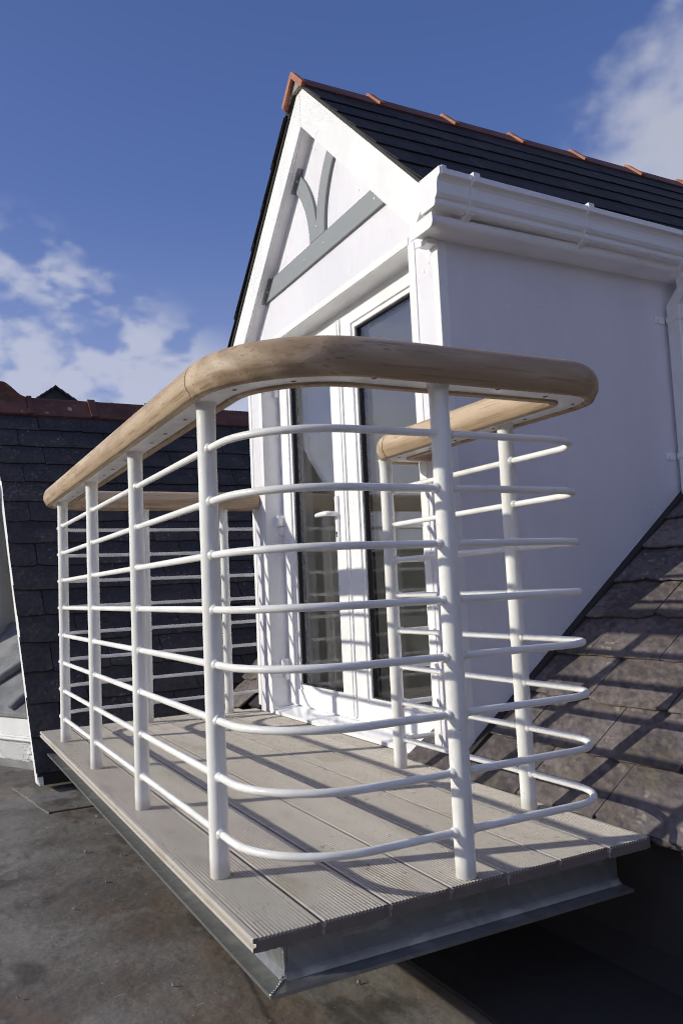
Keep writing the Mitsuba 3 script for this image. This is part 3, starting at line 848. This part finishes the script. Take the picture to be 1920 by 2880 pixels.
for x, y in posts:
    zs = np.array([0.0005, 0.02, 0.35, 0.7, 1.0, 1.018, 1.0325])
    rr = np.array([0.0215, 0.0213, 0.0213, 0.0213, 0.0213, 0.0218, 0.0255])
    add("balcony_railing__post", tube3(np.c_[np.full(7, x), np.full(7, y), zs], rr, 28), "steel_white", smooth=40)
rod_route = [(xq_, 0.985), (xq_, 0.0), (xb_, 0.0), (xb_, yb_), (-0.637, yb_)]
rp = fillet(rod_route, [0.14, 0.21, 0.125], 12)
rfull = np.vstack([p if i == 0 else p[1:] for i, p in enumerate([q if i % 2 else q[[0, 2]] for i, q in enumerate(rp)])])
rr = 0.0083


def bead(p, d, s):
    """a lumpy weld where a rod meets a post: a short flared collar."""
    r = np.random.default_rng(s)
    ts = np.array([0.0185, 0.0215, 0.0245, 0.029])
    d3 = np.array([d[0], d[1], 0.0])
    m = tube3(np.array([p + d3 * t for t in ts]), [0.0128, 0.0125, 0.0105, 0.0084], 14)
    m.vertices += (m.vertices - p) * r.uniform(-0.05, 0.05, (len(m.vertices), 1))
    return m


for k in range(8):
    z = 0.092 + 0.1192 * k
    ms = [sweep(rfull, circle(rr), z), sweep(np.array([(-0.637, 0.85), (-0.637, 0.92), (-0.637, 0.985)]), circle(rr), z)]
    n_ = 0
    for i, (x, y) in enumerate(posts):
        along = {0: [(0, 1), (0, -1)], 1: [(0, 1), (0, -1)], 6: [(0, 1), (0, -1)], 8: [(1, 0), (0, 1)]}.get(i, [(1, 0), (-1, 0)])
        for d in along:
            ms.append(bead(np.array([x, y if i != 8 else yb_, z]), d, 31 * k + 7 * i + n_)); n_ += 1
    add("balcony_railing__rod", cat(*ms), "steel_white", smooth=50)

# ------------------------------------------------------------------ the neighbouring wing on the left
thing("roof_wing", "dark slated roof wing with worn red ridge tiles left of the dormer", "roof")
WX, WY, WZ, KW = -2.44, -0.057, -0.205, 1.0225
UPW = np.array([-1, 0, KW]) / math.hypot(1, KW)
XRG = -4.705
ZRG = WZ + (WX - XRG) * KW
pts = [(x, y, WZ + (WX - x) * KW - o) for x in (WX, XRG) for y in (WY, 6.0) for o in (0.012, 0.06)]
add("roof_wing__underlay", hull(pts), "slate_under")
pts = [(x, y, ZRG + (XRG - x) * -KW - o) if False else (x, y, ZRG - (XRG - x) * KW - o) for x in (XRG, 2 * XRG - WX) for y in (WY, 6.0) for o in (0.0, 0.06)]
add("roof_wing__roof_slope", hull(pts), "slate_wing_1")
GW = 0.204
oW = np.array([WX, WY - 0.012, WZ - 0.012])
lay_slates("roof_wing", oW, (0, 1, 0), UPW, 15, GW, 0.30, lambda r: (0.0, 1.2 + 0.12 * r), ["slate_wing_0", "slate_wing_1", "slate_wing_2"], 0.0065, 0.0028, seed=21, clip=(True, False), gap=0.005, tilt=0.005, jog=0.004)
m = [slate_mesh(0.295, GW + 0.05, 0.0065, 0.005, 900 + k) for k in range(5)]
st = []
for row in range(15):
    k0 = math.ceil((1.2 + 0.12 * row) / 0.3)
    for k in range(k0, 20):
        c = m[rng.integers(5)].copy()
        c.apply_transform(frame(oW + np.array([0, 1, 0]) * ((k + 0.5 * (row % 2) + 0.5) * 0.3) + UPW * row * GW, (0, 1, 0), UPW)); st.append(c)
add("roof_wing__slate_field", cat(*st), "slate_wing_0", kind="stuff", label="slates of the wing farther back")
# ridge tiles
y = 0.24
add_tile("roof_wing__ridge_tile", ridge_tile(XRG, -0.09, 0.175, ZRG + 0.035, 0.235, KW, 0.0, 0.02), "terracotta_old", "terracotta_old")
yy = [0.178, 0.625, 1.075, 1.525, 1.975, 2.425, 2.875, 3.3]
for a, b in zip(yy[:-1], yy[1:]):
    add_tile("roof_wing__ridge_tile", ridge_tile(XRG, a, b - 0.004, ZRG + 0.03, 0.235, KW, 0.055 if a > 0.2 else 0.035, 0.02), "terracotta_old", "terracotta_old")
t = np.linspace(0, 1, 20)
fin = [(-0.11, ZRG + 0.0)] + [(-0.11 + 0.02 * k, ZRG + 0.02 + 0.115 * math.sin(math.pi / 2 * (k + 1) / 5)) for k in range(5)] + [(0.0 + 0.175 * s, ZRG + 0.03 + 0.105 * 0.5 * (1 + math.cos(math.pi * s))) for s in t] + [(0.175, ZRG + 0.0)]
add("roof_wing__ridge_finial", eyz(Polygon(fin).buffer(0), XRG - 0.016, XRG + 0.016), "terracotta_old", label="swept red clay finial at the end of the ridge")
# front gable of the wing: barge board, roughcast wall, canted bay with a lead roof
P_ = [(WX + 0.035, WZ - 0.055), (XRG, ZRG - 0.02), (XRG, ZRG - 0.285), (WX - 0.11, WZ - 0.065)]
add("roof_wing__barge_board", exz(Polygon(P_), WY + 0.002, WY + 0.022), "trim", label="white barge board on the wing's front edge")
add("roof_wing__gable_wall", exz(Polygon([(WX - 0.17, -0.9), (WX - 0.17, WZ - 0.02), (XRG, ZRG - 0.14), (2 * XRG - WX, WZ - 0.1), (2 * XRG - WX, -0.9)]), 0.60, 0.66), "roughcast")
add("roof_wing__cheek_base", cb(WX - 0.19, WX - 0.165, 0.03, 6.0, -0.9, WZ - 0.0), "felt_dark")
kp = Polygon([(x + r_.normal(0, 0.0025), y + r_.normal(0, 0.0025)) for r_ in [np.random.default_rng(5)] for x, y in
              [(-2.62 + 0.06 * k, -0.15 + 0.008 * k) for k in range(11)] + [(-2.03 + 0.002 * k, -0.06 + 0.1 * k) for k in range(9)] + [(-2.66, 0.85)]])
m = trimesh.creation.extrude_polygon(kp, 0.018, engine="earcut"); m.apply_translation([0, 0, ZF - 0.012])
add("roof_wing__felt_strip", m, "felt", label="patched strip of mineral felt at the foot of the wing")
U_ = np.array([-0.885, -0.466, 0]); V_ = np.array([-0.466, 0.885, 0])
O_ = np.array([-2.93, 0.06, 0.0])


def bay(s0, s1, d0, d1, z0, z1, c=0.002):
    m = cb(s0, s1, d0, d1, z0, z1, c)
    v = m.vertices
    m.vertices = O_ + v[:, :1] * U_ + v[:, 1:2] * V_ + np.c_[np.zeros((len(v), 2)), v[:, 2]]
    m.fix_normals()
    return m


add("roof_wing__bay_wall", bay(0.0, 1.6, 0.0, 0.10, -0.9, -0.150), "roughcast", label="rough white rendered bay wall")
add("roof_wing__bay_skirting", bay(-0.05, 1.6, -0.012, 0.0, ZF - 0.05, -0.262), "lead")
add("roof_wing__bay_gutter", cat(bay(-0.05, 1.6, -0.030, 0.02, -0.153, -0.138, 0.006), bay(-0.05, 1.6, -0.024, 0.02, -0.137, -0.126, 0.004)), "trim")
add("roof_wing__bay_fascia", bay(-0.05, 1.6, -0.018, 0.02, -0.125, -0.030), "trim")
add("roof_wing__bay_eaves_strip", bay(-0.06, 1.6, -0.034, 0.02, -0.029, 0.000, 0.006), "lead")
lr = [O_ + U_ * s + V_ * d + np.array([0, 0, z]) for s in (-0.1, 1.6) for d, z in ((-0.028, 0.004), (-0.028, -0.01), (0.60, 0.47), (0.60, 0.40))]
add("roof_wing__lead_roof", hull(lr), "lead", label="grey lead roof of the bay with wood cored rolls")
for s0, s1 in ((0.30, 0.12), (0.78, 0.30)):
    pp = [O_ + U_ * (s0 + (s1 - s0) * t_) + V_ * (-0.02 + 0.62 * t_) + np.array([0, 0, 0.012 + 0.47 * t_ + 0.03 * math.sin(math.pi * t_)]) for t_ in np.linspace(0, 1, 10)]
    add("roof_wing__lead_roll", tube3(pp, 0.030, 12), "lead", smooth=50)
B0_ = np.array([-4.818, 0.114, 0.0])
m = cb(-0.5, 2.2, 0.0, 0.1, -0.9, 1.45)
v = m.vertices; m.vertices = B0_ + v[:, :1] * U_ + v[:, 1:2] * V_ + np.c_[np.zeros((len(v), 2)), v[:, 2]]; m.fix_normals()
add("roof_wing__rendered_wall", m, "roughcast")
add("roof_wing__round_turret", tube3(np.array([(-4.449, -0.217, z) for z in (-0.2, 0.3, 0.6, 0.9, 1.2, 1.4)]), np.array([0.265, 0.28, 0.295, 0.30, 0.30, 0.30]), 48), "pipe_grey", smooth=50, label="smooth pale grey round shaft at the left edge")

# ------------------------------------------------------------------ roofs behind the wing
thing("gabled_roof", "dark slate gable peak showing above the red ridge, farther left", "roof")
pk = [(0.60, 2.985), (1.036, 3.314), (1.62, 2.93)]
add("gabled_roof__gable", eyz(Polygon(pk), -9.04, -9.0), "slate_wing_1")
for (a, b), nm in (((pk[0], pk[1]), "left"), ((pk[1], pk[2]), "right")):
    ms = []
    n = 8
    for k in range(n):
        y0, z0 = a[0] + (b[0] - a[0]) * k / n, a[1] + (b[1] - a[1]) * k / n
        y1, z1 = a[0] + (b[0] - a[0]) * (k + 1.12) / n, a[1] + (b[1] - a[1]) * (k + 1.12) / n
        up_ = 0.008 if nm == "left" else 0.018
        dn = 0.018 if nm == "left" else 0.008
        ms.append(hull([(x, y0, z0 + up_ + o) for x in (-10.6, -8.97) for o in (-0.02, 0.008)] + [(x, y1, z1 + dn + o) for x in (-10.6, -8.97) for o in (-0.02, 0.008)]))
    add("gabled_roof__slope", cat(*ms), "slate_wing_0")
add("gabled_roof__wall", cb(-10.5, -9.1, 0.5, 1.7, -9.0, 2.9), "roughcast")
thing("hipped_roof", "hipped slate roof with a reddish clay ridge behind the wing", "roof")
hv = [(-9.0, 1.60, 3.075), (-9.0, 6.5, 3.075), (-10.6, 6.5, 3.075), (-10.6, 1.60, 3.075), (-9.4, 1.84, 3.215), (-9.4, 6.5, 3.215)]
add("hipped_roof__slope", hull(hv), "slate_wing_1")
add("hipped_roof__hip_tile", tube3([(-8.99, 1.59, 3.075), (-9.39, 1.83, 3.228)], 0.028, 8), "terracotta")
for k in range(9):
    add_tile("hipped_roof__ridge_tile", ridge_tile(-9.4, 1.80 + 0.45 * k, 2.247 + 0.45 * k, 3.236, 0.12, 0.5, 0.03 if k else 0, 0.02), "terracotta_dark", "terracotta")
add("hipped_roof__wall", cb(-10.5, -9.1, 1.75, 6.4, -9.0, 3.05), "roughcast")
